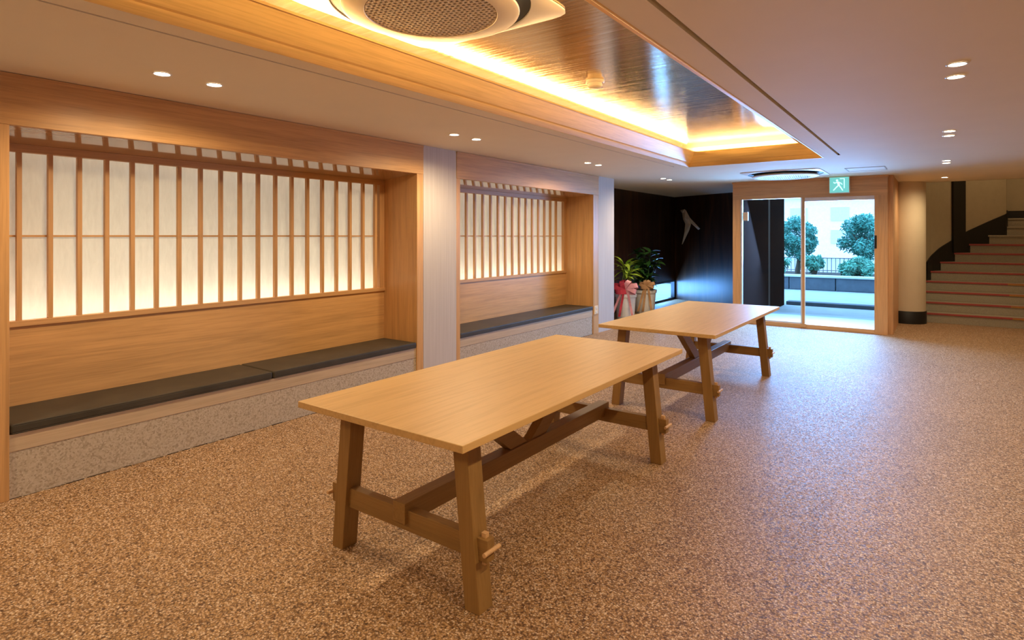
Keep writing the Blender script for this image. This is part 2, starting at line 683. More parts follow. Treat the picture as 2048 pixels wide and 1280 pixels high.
# dark lobby beyond the second pier
LX = -5.61
bm = bmesh.new()
box(bm, (LX - .12, 9.62, 0), (LX, 13.55, CZ))
box(bm, (LX - .12, 13.55, 0.50), (LX, 15.2, CZ))
obj('wall_lobby', bm, M['walnut'], **ST)
# angled rear wall with its low frosted light
PA, PB = Vector((-5.61, 15.1)), Vector((-3.05, 13.78))
dv = (PB - PA).normalized()
nv = Vector((-dv.y, dv.x))
if nv.y < 0:
    nv = -nv


def wall_strip(bm, a, b, z0, z1, th=0.12):
    p = [a, b, b + nv * th, a + nv * th]
    prism(bm, [(q.x, q.y) for q in p], z0, z1)


bm = bmesh.new()
wall_strip(bm, PA, PB, 0, CZ)
obj('wall_back', bm, M['walnut'], **ST)
win = bpy.data.objects.new('window_1', None)
win['kind'] = 'structure'
COL.objects.link(win)
bm = bmesh.new()
box(bm, (LX - .08, 13.55, 0.0), (LX + .02, 15.09, 0.05))
box(bm, (LX - .08, 13.55, 0.455), (LX + .02, 15.09, 0.50))
box(bm, (LX - .08, 13.55, 0.05), (LX + .02, 13.60, 0.455))
box(bm, (LX - .08, 15.03, 0.05), (LX + .02, 15.09, 0.455))
obj('window_frame', bm, M['black'], win, bevel=.003)
bx('window_pane', (LX - .05, 13.60, 0.05), (LX - .04, 15.03, 0.455), M['glass'], win)
# entry flanks
bx('wall_entry', (-3.17, 11.72, -0.02), (-3.02, 15.5, CZ + .3), M['entry'], **ST)
bx('wall_entry.001', (-0.70, 11.72, -0.02), (-0.60, 13.8, CZ + .3), M['door_z'], **ST)
bx('wall_end', (-0.66, 13.75, 0), (-0.42, 13.85, CZ), M['cream'], **ST)

# column beside the stairs
col = thing('round_column', 'round cream column with a black base band between the glass doors and the stairs', 'column', (-0.475, 13.62, 0))
bm = bmesh.new()
lathe(bm, [(0.30, 0.235), (0.30, CZ)], (-0.475, 13.62, 0), 64)
obj('shaft', bm, M['cream'], col, smooth=True)
bm = bmesh.new()
lathe(bm, [(0.312, 0.0), (0.312, 0.225), (0.306, 0.235)], (-0.475, 13.62, 0), 64)
obj('base_band', bm, M['black'], col, smooth=True)

# ------------------------------------------------------------------ stairs and stairwell
RISE, TREAD, SY = 0.185, 0.30, 13.80
curve = [(-0.20, 13.75), (-0.22, 14.4), (-0.19, 14.85), (-0.12, 15.05), (0.03, 15.32), (0.26, 15.60), (0.52, 15.90), (0.85, 16.20), (1.20, 16.50), (1.25, 17.10), (3.25, 17.12)]


def curve_x(y):
    for (xa, ya), (xb, yb) in zip(curve, curve[1:]):
        if ya <= y <= yb:
            return xa + (xb - xa) * (y - ya) / (yb - ya)
    return curve[0][0] if y < curve[0][1] else curve[-1][0]


bm = bmesh.new()
for (xa, ya), (xb, yb) in zip(curve, curve[1:]):
    d = (Vector((xb, yb)) - Vector((xa, ya))).normalized()
    n = Vector((-d.y, d.x)) * 0.12
    prism(bm, [(xa, ya), (xb, yb), (xb + n.x, yb + n.y), (xa + n.x, ya + n.y)], 0, 4.8)
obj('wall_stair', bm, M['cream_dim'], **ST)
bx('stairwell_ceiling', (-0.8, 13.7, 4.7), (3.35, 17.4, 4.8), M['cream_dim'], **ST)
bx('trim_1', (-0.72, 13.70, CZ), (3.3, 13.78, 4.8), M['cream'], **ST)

stairs = thing('staircase', 'terrazzo staircase with red nosings curving up behind the round column', 'stairs', (1.4, 13.8, 0))
for k in range(1, 12):
    y0 = SY + TREAD * (k - 1)
    y1 = y0 + TREAD if k < 11 else 17.12
    xl = curve_x(y0) + 0.01
    xr = 3.19
    xm = curve_x(min(y1, 17.1)) + 0.01
    st = None
    bm = bmesh.new()
    prism(bm, [(xl, y0 + .012), (xr, y0 + .012), (xr, y1 + 0.01), (min(xm, xr - .1), y1)], RISE * (k - 1) - 0.0, RISE * k)
    st = obj('step', bm, M['step'], stairs)
    bm = bmesh.new()
    box(bm, (xl, y0 - .006, RISE * k - 0.034), (xr, y0 + .012, RISE * k + 0.002))
    if k < 9:
        obj('nosing_strip', bm, M['nose_red'], st, bevel=.004)
    else:
        obj('nosing_strip', bm, M['step'], st, bevel=.004)
    if k < 5:
        bm = bmesh.new()
        box(bm, (xr - 2.1, y0 - .008, RISE * k - 0.034), (xr - 1.0, y0 - .004, RISE * k - 0.004))
        obj('worn_inlay', bm, M['nose_brass'], st)
bx('stair_fill', (1.0, 14.2, 0.0), (3.18, 17.0, 0.18), M['step'], stairs)

# black raking skirting that follows the treads along the curved wall
bm = bmesh.new()


def along(t):
    pts = curve[2:]
    L = [0]
    for a, b in zip(pts, pts[1:]):
        L.append(L[-1] + math.dist(a, b))
    s = t * L[-1]
    for i in range(len(pts) - 1):
        if s <= L[i + 1] + 1e-9:
            q = (s - L[i]) / (L[i + 1] - L[i])
            a, b = Vector(pts[i]), Vector(pts[i + 1])
            d = (b - a).normalized()
            return a + (b - a) * q, Vector((d.y, -d.x))
    return Vector(pts[-1]), Vector((0, -1))


prev = None
N = 60
for i in range(N + 1):
    p, n = along(i / N)
    zt = RISE * (1 + (p.y - SY) / TREAD) + 0.28
    zt = min(zt, 2.035 + 0.17) if p.y < 17.3 else zt
    zb = max(0.0, zt - 0.62)
    q = p + n * 0.022
    cur = [bm.verts.new((p.x, p.y, zb)), bm.verts.new((q.x, q.y, zb)), bm.verts.new((q.x, q.y, zt)), bm.verts.new((p.x, p.y, zt))]
    if prev:
        for a in range(4):
            c = (a + 1) % 4
            bm.faces.new((prev[a], prev[c], cur[c], cur[a]))
    prev = cur
obj('baseboard_stair', bm, M['black'], **ST)
# black pilaster on the curved wall
p = Vector((0.345, 15.70))
d = (Vector((0.52, 15.90)) - Vector((0.26, 15.60))).normalized()
n = Vector((d.y, -d.x))
bm = bmesh.new()
a, b = p - d * 0.16, p + d * 0.16
prism(bm, [(a.x, a.y), (a.x + n.x * .05, a.y + n.y * .05), (b.x + n.x * .05, b.y + n.y * .05), (b.x, b.y)], 1.3, 4.6)
obj('trim_2', bm, M['black'], **ST)
light('stairwell_fill', 'AREA', (1.6, 15.2, 4.55), 18, WARM, (0, 0, 0), size=0.8)  # fill light added out of view to brighten the stairs, no fitting

# ------------------------------------------------------------------ seating alcoves
GX = -5.22   # front face of the lattice


def alcove(y0, y1, inl, inr, label, first_slat, n_slat, lat_label, cush):
    t = thing('seating_alcove', label, 'alcove', (W, (y0 + y1) / 2, 0))
    hb = 2.345
    bx('header_panel', (W - .05, y0, hb), (W + .004, y1, CZ - .003), M['panel_y'], t, .002)
    bx('shadow_bead', (W - .04, y0, CZ - .028), (W + .010, y1, CZ - .003), M['panel_y'], t, .002)
    bm = bmesh.new()
    hexa(bm, [(-5.36, inl, hb - .066), (W - .05, inl, hb + .002), (W - .05, inr, hb + .002), (-5.36, inr, hb - .066),
              (-5.36, inl, hb - .046), (W - .05, inl, hb + .022), (W - .05, inr, hb + .022), (-5.36, inr, hb - .046)])
    obj('soffit_panel', bm, M['soffit'], t)
    for (a, b) in ((y0, inl), (inr, y1)):
        bx('side_panel', (-5.60, a, 0), (W - .0, b, hb), M['panel_z'], t, .002)
    bx('backrest_panel', (GX - .06, inl, 0.40), (GX - .005, inr, 1.015), M['panel_y'], t, .002)
    # plinth and seat board
    bx('plinth', (-5.25, inl, 0), (W - .015, inr, 0.295), M['plinth'], t)
    bm = bmesh.new()
    yy = inl
    while yy < inr - .05:
        L2 = random.uniform(.03, .14)
        wd = random.uniform(.002, .009)
        box(bm, (W - .016, yy, 0), (W - .015 + wd, min(yy + L2, inr), random.uniform(.001, .006)))
        yy += L2 * random.uniform(1.0, 1.5)
    obj('sealant_line', bm, M['dark_gap'], t)
    bx('seat_board', (-5.25, inl, 0.295), (W - .012, inr, 0.405), M['ply'], t, .003)
    # lattice screen
    s = thing('lattice_screen', lat_label, 'paper screen', (GX, (y0 + y1) / 2, 1.015))
    bx('bottom_rail', (GX - .05, inl, 1.015), (GX + .012, inr, 1.055), M['slat_y'], s, .002)
    bx('top_rail', (GX - .05, inl, 2.240), (GX + .006, inr, hb - .050), M['slat_y'], s, .002)
    bx('end_stile', (GX - .05, inl, 1.055), (GX, inl + .035, 2.245), M['slat_z'], s, .0015)
    bx('end_stile', (GX - .05, inr - .07, 1.055), (GX, inr, 2.245), M['slat_z'], s, .0015)
    bm = bmesh.new()
    box(bm, (-.0175, -.015, -.595), (.0175, .015, .595))
    sl = None
    base = s.location
    for i in range(n_slat):
        y = first_slat + .18 * i
        loc = (GX - .0175 - base.x, y - base.y, 1.65 - base.z)
        if sl is None:
            sl = obj('slat', bm, M['slat_z'], s, .0015)
            sl.location = loc
        else:
            inst(sl, s, loc, name='slat')
    ys = [inl + .035] + [first_slat + .18 * i for i in range(n_slat)] + [inr - .07]
    bm = bmesh.new()
    box(bm, (-.006, inl + .035 - base.y, -.007), (.006, inr - .07 - base.y, .007))
    cb_ = obj('cross_bar', bm, M['slat_y'], s)
    cb_.location = (GX - .040 - base.x, 0, 1.65 - base.z)
    bx('paper_sheet', (GX - .052, inl + .01, 1.03), (GX - .0505, inr - .03, 2.27), M['paper'], s)
    # light box behind the paper
    bm = bmesh.new()
    box(bm, (-5.62, inl, 1.0), (-5.60, inr, 2.36))
    box(bm, (-5.60, inl, 1.0), (-5.272, inr, 1.012))
    box(bm, (-5.60, inl, 2.30), (-5.38, inr, 2.312))
    obj('light_box', bm, M['white_metal'], s)
    L = inr - inl - .06
    light('screen_led_low', 'AREA', (-5.36, (inl + inr) / 2, 1.02), PAPER_LO * L / 3.5, (1.0, .90, .74), (PI, 0.0, 0),
          shape='RECTANGLE', size=.04, size_y=L)
    light('screen_led_high', 'AREA', (-5.35, (inl + inr) / 2, 2.285), PAPER_HI * L / 3.5, (1.0, .90, .74), (0, -0.6, 0),
          shape='RECTANGLE', size=.04, size_y=L)
    # a cool white tube in the middle of the box
    light('screen_tube', 'AREA', (-5.58, (inl + inr) / 2, 1.68), 5.0 * L / 3.5, (.90, .94, 1.0), (0, -PI / 2, 0),
          shape='RECTANGLE', size=1.1, size_y=L)
    for (ya, yb, lab) in cush:
        c = thing('bench_cushion', lab, 'cushion', ((-5.21 + W) / 2, (ya + yb) / 2, 0.407), 'bench cushions in the alcoves')
        bm = bmesh.new()
        box(bm, (-5.222, ya, 0.407), (W - .002, yb, 0.468))
        o = obj('pad', bm, M['cushion'], c, .014, 3)
        bm = bmesh.new()
        x1 = W - .002
        for z in (0.412, 0.463):
            tube(bm, [(x1 - .003, ya + .012, z), (x1 - .003, yb - .012, z)], .003, 6)
        obj('piping', bm, M['cushion'], c)


alcove(A1[0], A1[1], 1.15, 4.70, 'oak alcove with a built-in bench, nearest the camera on the left wall',
       1.335, 19, 'backlit white paper screen with oak slats in the nearest alcove',
       [(1.155, 2.945, 'long charcoal bench cushion in the nearest alcove, left of the seam'),
        (2.955, 4.695, 'charcoal bench cushion in the nearest alcove, right of the seam')])
alcove(A2[0], A2[1], 5.43, 8.84, 'oak alcove with a built-in bench between the two pale piers',
       5.47 + .18, 17, 'backlit white paper screen with oak slats between the two pale piers',
       [(5.435, 8.835, 'single charcoal bench cushion in the farther alcove')])
# outlet on the far post
t = thing('wall_outlet', 'small cream outlet plate low on the oak post by the far pier', 'outlet', (W, 8.92, .40))
bx('plate', (W + .0, 8.86, .33), (W + .012, 8.99, .47), M['outlet'], t, .003)
for z in (.365, .435):
    bm = bmesh.new()
    bmesh.ops.create_cone(bm, cap_ends=True, segments=20, radius1=.022, radius2=.022, depth=.006,
                          matrix=Matrix.Translation((W + .0135, 8.925, z)) @ Matrix.Rotation(PI / 2, 4, 'Y'))
    obj('socket', bm, M['white_metal'], t)


# ------------------------------------------------------------------ tables
def make_table(loc, label):
    t = thing('trestle_table', label, 'table', loc, 'oak trestle tables')
    X, Y = loc[0], loc[1]

    def P_(x, y, z):
        return (X + x, Y + y, z)
    bx('tabletop', P_(-.555, -1.262, .767), P_(.558, 1.275, .80), M['top'], t, .003)
    for sx in (-1, 1):
        for sy in (-1, 1):
            bm = bmesh.new()
            cx0, cx1 = sx * .462, sx * .385
            cy = sy * 1.04
            a, b = .042, .048
            pts = []
            for z, cx in ((0, cx0), (.767, cx1)):
                pts += [P_(cx - a, cy - b, z), P_(cx + a, cy - b, z), P_(cx + a, cy + b, z), P_(cx - a, cy + b, z)]
            hexa(bm, pts)
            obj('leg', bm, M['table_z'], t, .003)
    for sy in (-1, 1):
        cy = sy * 1.04
        bm = bmesh.new()
        box(bm, P_(-.530, cy - .026, .225), P_(.530, cy + .026, .325))
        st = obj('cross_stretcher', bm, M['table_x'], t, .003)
        for sx in (-1, 1):
            bm = bmesh.new()
            x = sx * .498
            hexa(bm, [P_(x - .009, cy - .012, .205), P_(x + .009, cy - .012, .205), P_(x + .009, cy + .012, .205), P_(x - .009, cy + .012, .205),
                      P_(x - .013, cy - .012, .345), P_(x + .013, cy - .012, .345), P_(x + .013, cy + .012, .345), P_(x - .013, cy + .012, .345)])
            obj('wedge', bm, M['peg'], st, .001)
            bm = bmesh.new()
            x = sx * .535
            tube(bm, [P_(x, cy - .055, .275), P_(x, cy + .055, .275)], .010, 10)
            obj('peg', bm, M['peg'], st)
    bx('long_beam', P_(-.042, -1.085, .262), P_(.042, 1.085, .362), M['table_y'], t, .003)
    # pair of raking braces from the middle of the beam to the underside of the top
    for sy in (-1, 1):
        bm = bmesh.new()
        y0, y1 = sy * .02, sy * .62
        z0, z1 = .362, .767
        e = .12
        q = [(y0, z0), (y0 + sy * e * 1.5, z0), (y1 + sy * e, z1), (y1 - sy * e * .4, z1)]
        lo = [P_(-.03, y, z) for y, z in q]
        hi = [P_(.03, y, z) for y, z in q]
        hexa(bm, lo + hi)
        obj('brace', bm, M['table_y'], t, .002)
    return t


t1 = make_table((-2.115, 3.08, 0), 'oak trestle table with pegged stretchers, nearest the camera')
t2 = dup(t1, (-2.10, 6.37, 0), 'oak trestle table farther back, in front of the glass doors')


# ------------------------------------------------------------------ ceiling things
def make_cassette(loc, label):
    X, Y, Z = loc
    t = thing('ceiling_air_conditioner', label, 'air conditioner', loc, 'round cassette air conditioners')
    h = .585
    bm = bmesh.new()
    # square panel with rounded corners and a round opening
    n = 96
    outer, inner = [], []
    for k in range(n):
        a = 2 * PI * k / n
        c, s = math.cos(a), math.sin(a)
        p = 12
        r = h / ((abs(c) ** p + abs(s) ** p) ** (1 / p))
        outer.append((X + r * c, Y + r * s))
        inner.append((X + .565 * c, Y + .565 * s))
    vo0 = [bm.verts.new((x, y, Z - .002)) for x, y in outer]
    vo1 = [bm.verts.new((x, y, Z - .010)) for x, y in outer]
    vo2 = [bm.verts.new((X + (x - X) * .985, Y + (y - Y) * .985, Z - .014)) for x, y in outer]
    vi = [bm.verts.new((x, y, Z - .014)) for x, y in inner]
    vj = [bm.verts.new((x, y, Z - .004)) for x, y in inner]
    for A_, B_ in ((vo0, vo1), (vo1, vo2), (vo2, vi), (vi, vj)):
        for k in range(n):
            j = (k + 1) % n
            bm.faces.new((A_[k], A_[j], B_[j], B_[k]))
    obj('panel', bm, M['white_metal'], t, smooth=True)
    bm = bmesh.new()
    lathe(bm, [(.562, -.001), (.562, -.005)], (X, Y, Z), 64)
    obj('air_gap', bm, M['black'], t)
    bm = bmesh.new()
    lathe(bm, [(.365, -.050), (.375, -.066), (.475, -.063), (.497, -.054), (.501, -.045), (.47, -.020), (.365, -.020), (.365, -.050)], (X, Y, Z), 72, cap=False)
    obj('disc_ring', bm, M['grille'], t, smooth=True)
    bm = bmesh.new()
    lathe(bm, [(.366, -.036), (.366, -.042)], (X, Y, Z), 48)
    obj('grille_backing', bm, M['grille_dark'], t)
    bm = bmesh.new()
    R = .368
    pitch = .031
    for ang in (0.35, 0.35 + 1.35):
        c, s = math.cos(ang), math.sin(ang)
        k = -14
        while k <= 14:
            off = k * pitch
            if abs(off) < R:
                L = math.sqrt(R * R - off * off)
                m = Matrix.Translation((X, Y, Z - .060)) @ Matrix.Rotation(ang, 4, 'Z') @ Matrix.Translation((0, off, 0))
                vs = box(bm, (-L, -.0062, -.003), (L, .0062, .003))
                bmesh.ops.transform(bm, matrix=m, verts=vs)
            k += 1
    obj('grille', bm, M['grille'], t, kind='stuff')
    bm = bmesh.new()
    bm.free()
    return t


make_cassette((-2.33, 2.45, CZ + .30), 'large round-grilled ceiling air conditioner inside the glowing gold tray')
dup(bpy.data.objects['ceiling_air_conditioner'], (-2.02, 10.42, CZ),
    'round ceiling air conditioner seen edge-on just before the glass doors')

t = thing('smoke_detector', 'small round smoke detector on the gold tray ceiling', 'smoke detector', (-2.36, 4.48, CZ + .30))
bm = bmesh.new()
lathe(bm, [(.078, -.001), (.079, -.016), (.072, -.024)], (-2.36, 4.48, CZ + .30), 32)
obj('base', bm, M['grille'], t, smooth=True)
bm = bmesh.new()
lathe(bm, [(.060, -.024), (.062, -.052), (.048, -.064), (.0, -.066)], (-2.36, 4.48, CZ + .30), 32, cap=False)
obj('dome', bm, M['grille'], t, smooth=True)

t = thing('access_panel', 'flush square access hatch in the ceiling by the exit sign', 'hatch', (-.88, 10.4, CZ))
bm = bmesh.new()
for a, b in (((-1.14, 10.15), (-.62, 10.165)), ((-1.14, 10.635), (-.62, 10.65)), ((-1.14, 10.165), (-1.125, 10.635)), ((-.635, 10.165), (-.62, 10.635))):
    box(bm, (a[0], a[1], CZ - .006), (b[0], b[1], CZ - .0005))
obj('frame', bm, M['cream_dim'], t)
bx('lid', (-1.122, 10.168, CZ - .004), (-.638, 10.632, CZ - .0005), M['ceiling'], t)

# downlights: built once, copied
DL = [(-3.95, 1.72, 'left one of the pair above the nearest alcove'), (-3.95, 2.05, 'right one of the pair above the nearest alcove'),
      (-3.94, 4.47, 'left one of the pair in front of the near pale pier'), (-3.94, 4.82, 'right one of the pair in front of the near pale pier'),
      (-3.95, 7.28, 'left one of the pair above the farther alcove'), (-3.95, 7.60, 'right one of the pair above the farther alcove'),
      (-3.94, 10.04, 'left one of the pair by the dark lobby'), (-3.94, 10.34, 'right one of the pair by the dark lobby'),
      (.095, 4.38, 'upper one of the largest pair on the right ceiling'), (.095, 4.72, 'lower one of the largest pair on the right ceiling'),
      (.095, 7.13, 'upper one of the middle pair on the right ceiling'), (.095, 7.45, 'lower one of the middle pair on the right ceiling'),
      (.10, 9.90, 'upper one of the small pair above the column'), (.10, 10.22, 'lower one of the small pair above the column'),
      (.10, 12.70, 'smallest and farthest, nearest the stairs')]
first = None
for x, y, lab in DL:
    if first is None:
        first = thing('downlight', '', 'downlight', (x, y, CZ), 'recessed downlights in the ceiling')
        bm = bmesh.new()
        lathe(bm, [(.050, -.001), (.056, -.003), (.052, -.007), (.044, -.005), (.044, -.001)], (x, y, CZ), 40, cap=False)
        obj('rim', bm, M['white_metal'], first, smooth=True)
        bm = bmesh.new()
        lathe(bm, [(.044, -.001), (.044, -.003)], (x, y, CZ), 32)
        obj('lens', bm, M['lens'], first)
        d = first
    else:
        d = dup(first, (x, y, CZ), '')
    d['label'] = 'round white downlight, ' + lab
spots = [(x, y) for x, y, _ in DL]
for y in (-1.0, -.68):
    spots.append((-3.95, y))
for y in (1.63, 1.97, -1.1, -.8):
    spots.append((.095, y))
for x, y in spots:
    light('downlight_beam', 'SPOT', (x, y, CZ - .03), DOWN_W, DOWNC, (0, 0, 0), spot_size=math.radians(168), spot_blend=0.8, shadow_soft_size=.045)

# ------------------------------------------------------------------ entrance doors
DY = 11.60
door = bpy.data.objects.new('door_1', None)
door['kind'] = 'structure'
door.location = (-1.93, DY, 0)
COL.objects.link(door)
bx('header_panel', (-3.17, DY, 2.335), (-.67, DY + .12, CZ - .003), M['door_x'], door, .002)
bx('jamb', (-3.17, DY - .0, 0), (-3.03, DY + .12, 2.335), M['door_z'], door, .002)
bx('jamb', (-.86, DY - .0, 0), (-.67, DY + .12, 2.335), M['door_z'], door, .002)
bx('cornice', (-3.18, DY - .02, CZ - .035), (-.66, DY + .12, CZ - .002), M['door_x'], door, .002)
bx('mullion', (-1.965, DY + .01, .075), (-1.925, DY + .08, 2.335), M['door_z'], door, .002)
bx('threshold', (-3.03, DY - .005, 0), (-.86, DY + .12, .075), M['door_x'], door, .003)
bx('head_track', (-1.925, DY + .02, 2.265), (-.86, DY + .09, 2.335), M['alu'], door, .002)
bx('glass_pane', (-3.0, DY + .040, .085), (-1.99, DY + .050, 2.325), M['glass'], door)
bx('glass_pane', (-1.925, DY + .050, .075), (-.86, DY + .060, 2.27), M['glass'], door)
bm = bmesh.new()
box(bm, (-3.03, DY + .015, .075), (-3.0, DY + .075, 2.335))
box(bm, (-1.99, DY + .015, .075), (-1.965, DY + .075, 2.335))
box(bm, (-3.0, DY + .015, .075), (-1.99, DY + .075, .10))
obj('glazing_bead', bm, M['alu'], door, bevel=.002)
for z in (2.02, .24):
    bx('patch_hinge', (-2.995, DY + .025, z - .08), (-2.90, DY + .065, z + .08), M['steel'], door, .004)
bx('door_closer', (-1.99, DY + .02, .02), (-1.90, DY - .02, .082), M['door_x'], door, .002)
bx('card_reader', (-.862, DY - .018, 1.44), (-.825, DY + .0, 1.66), M['black'], door, .004)

# exit sign
SX0, SX1, SZ0, SZ1, SYF = -1.51, -1.22, 2.395, 2.655, 11.47
t = thing('exit_sign', 'green exit sign with a white running figure above the glass doors', 'sign', ((SX0 + SX1) / 2, SYF, SZ1))
bx('housing', (SX0 - .008, SYF + .002, SZ0 - .008), (SX1 + .008, SYF + .10, SZ1 + .012), M['white_metal'], t, .003)
bx('green_face', (SX0, SYF - .004, SZ0), (SX1, SYF + .001, SZ1), M['sign_green'], t)
cx, cz, k = (SX0 + SX1) / 2 - .01, (SZ0 + SZ1) / 2, .001


def poly_plate(name, polys, mat, y0, y1, parent):
    bm = bmesh.new()
    for pts in polys:
        lo = [bm.verts.new((x, y0, z)) for x, z in pts]
        hi = [bm.verts.new((x, y1, z)) for x, z in pts]
        bm.faces.new(lo)
        bm.faces.new(hi[::-1])
        for i in range(len(pts)):
            j = (i + 1) % len(pts)
            bm.faces.new((lo[i], lo[j], hi[j], hi[i]))
    return obj(name, bm, mat, parent)


def seg(ax, az, bx_, bz, wd):
    d = Vector((bx_ - ax, bz - az)).normalized() * wd / 2
    n = Vector((-d.y, d.x))
    return [(cx + ax * k + n.x * k, cz + az * k + n.y * k), (cx + bx_ * k + n.x * k, cz + bz * k + n.y * k),
            (cx + bx_ * k - n.x * k, cz + bz * k - n.y * k), (cx + ax * k - n.x * k, cz + az * k - n.y * k)]


head = [(cx + k * (-22 + 17 * math.cos(a)), cz + k * (78 + 17 * math.sin(a))) for a in [2 * PI * i / 14 for i in range(14)]]
man = [head, seg(-12, 55, 8, -8, 34), seg(-12, 52, -62, 30, 14), seg(-62, 30, -74, 52, 12), seg(-2, 48, 42, 26, 14), seg(42, 26, 56, 2, 12),
       seg(2, -4, -34, -40, 18), seg(-34, -40, -78, -92, 16), seg(8, -6, 36, -48, 18), seg(36, -48, 64, -98, 16)]
poly_plate('running_figure', man, M['sign_white'], SYF - .007, SYF - .0045, t)
poly_plate('doorway_mark', [seg(20, 104, 92, 104, 12), seg(86, 104, 86, -60, 12)], M['sign_white'], SYF - .0065, SYF - .0045, t)

# ------------------------------------------------------------------ folded bird on the dark back wall
bc = PA + dv * 0.60 - nv * 0.05
t = thing('wall_bird_sculpture', 'pale folded bird sculpture hanging on the dark back wall', 'wall art', (bc.x, bc.y, 1.95))


def bird_part(name, pts, depth):
    """pts: (along wall, height, out of wall)"""
    bm = bmesh.new()
    fr = [bm.verts.new((bc.x + dv.x * u * 1.45 - nv.x * o, bc.y + dv.y * u * 1.45 - nv.y * o, z)) for u, z, o in pts]
    ctr = Vector((sum(v.co.x for v in fr) / len(fr), sum(v.co.y for v in fr) / len(fr), sum(v.co.z for v in fr) / len(fr)))
    cf = bm.verts.new((ctr.x - nv.x * depth, ctr.y - nv.y * depth, ctr.z))
    cb2 = bm.verts.new((ctr.x + nv.x * .01, ctr.y + nv.y * .01, ctr.z))
    for i in range(len(fr)):
        j = (i + 1) % len(fr)
        bm.faces.new((fr[i], fr[j], cf))
        bm.faces.new((fr[j], fr[i], cb2))
    obj(name, bm, M['gilt'], t)


bird_part('head', [(-.22, 2.31, .02), (-.10, 2.34, .03), (-.07, 2.20, .03), (-.17, 2.23, .02)], .03)
bird_part('body', [(-.18, 2.26, .02), (-.07, 2.32, .04), (.07, 2.06, .05), (.05, 1.93, .04), (-.08, 1.94, .03), (-.15, 2.08, .02)], .06)
bird_part('wing', [(-.04, 2.20, .05), (.06, 2.10, .06), (.27, 1.83, .03), (.22, 1.80, .02), (.05, 1.98, .04)], .05)
bird_part('tail', [(-.08, 1.97, .04), (.07, 1.96, .05), (.02, 1.80, .04), (-.16, 1.44, .02), (-.19, 1.43, .01), (-.11, 1.75, .03)], .04)


# ------------------------------------------------------------------ potted plants in the lobby
def leaf_mesh(name, L, wd, bend, n=5):
    bm = bmesh.new()
    prev = None
    for i in range(n + 1):
        s = i / n
        wv = wd * math.sin(PI * (0.08 + 0.9 * s) ** 0.8) * .5 + .001
        a = bend * s
        x = L * (s - .1 * s * s)
        z = -L * bend * .5 * s * s
        cur = [bm.verts.new((x, -wv, z + wv * .25)), bm.verts.new((x, 0, z)), bm.verts.new((x, wv, z + wv * .25))]
        if prev:
            bm.faces.new((prev[0], prev[1], cur[1], cur[0]))
            bm.faces.new((prev[1], prev[2], cur[2], cur[1]))
        prev = cur
    me = bpy.data.meshes.new(name)
    bm.to_mesh(me)
    bm.free()
    for p in me.polygons:
        p.use_smooth = True
    return me


def pot(t, x, y, r, h):
    bm = bmesh.new()
    lathe(bm, [(r * .80, 0), (r * .84, h * .1), (r * .96, h * .85), (r * 1.04, h * .88), (r * 1.06, h), (r * .95, h), (r * .93, h * .9)], (x, y, 0), 40)
    obj('pot', bm, M['porcelain'], t, smooth=True)
    bm = bmesh.new()
    lathe(bm, [(r * .92, h * .9), (r * .92, h * .92)], (x, y, 0), 24)
    obj('soil', bm, M['soil'], t)


def ribbon(t, c, mats, r, scale=1.0):
    # bow: four looped bands and two tails facing the room
    dirv = Vector((-c[0], -c[1], 0)).normalized()
    side = Vector((dirv.y, -dirv.x, 0))
    up = Vector((0, 0, 1))
    base = Vector((c[0], c[1], c[2])) + dirv * (r + .015)
    for q, (ang, L) in enumerate([(0.3, .13), (2.8, .13), (1.2, .10), (2.0, .10), (-.2, .11), (3.4, .11)]):
        bm = bmesh.new()
        prev = None
        for i in range(13):
            s = i / 12
            rad = math.sin(PI * s) * L * scale
            d = side * math.cos(ang) + up * math.sin(ang)
            n2 = side * -math.sin(ang) + up * math.cos(ang)
            pnt = base + d * rad + dirv * (.035 * math.sin(2 * PI * s)) + n2 * ((s - .5) * .05 * scale)
            cur = [bm.verts.new(pnt - n2 * .024 * scale), bm.verts.new(pnt + n2 * .024 * scale + dirv * .012)]
            if prev:
                bm.faces.new((prev[0], prev[1], cur[1], cur[0]))
            prev = cur
        obj('ribbon_loop', bm, mats[q % len(mats)], t)
    for q, sx in enumerate((-.055, .05, .11)):
        bm = bmesh.new()
        prev = None
        for i in range(9):
            s = i / 8
            pnt = base + side * (sx * scale * (.3 + s)) - up * (s * (c[2] - .06)) + dirv * (.012 * math.sin(s * 9))
            cur = [bm.verts.new(pnt - side * .022), bm.verts.new(pnt + side * .022)]
            if prev:
                bm.faces.new((prev[0], prev[1], cur[1], cur[0]))
            prev = cur
        obj('ribbon_tail', bm, mats[(q + 1) % len(mats)], t)


def leaves(t, me, mat, items):
    me.materials.append(mat)
    for (p, rz, tilt, sc) in items:
        o = bpy.data.objects.new('leaf', me)
        COL.objects.link(o)
        o.parent = t
        o.location = (p[0] - t.location.x, p[1] - t.location.y, p[2])
        o.rotation_euler = (random.uniform(-.3, .3), tilt, rz)
        o.scale = (sc, sc, sc)


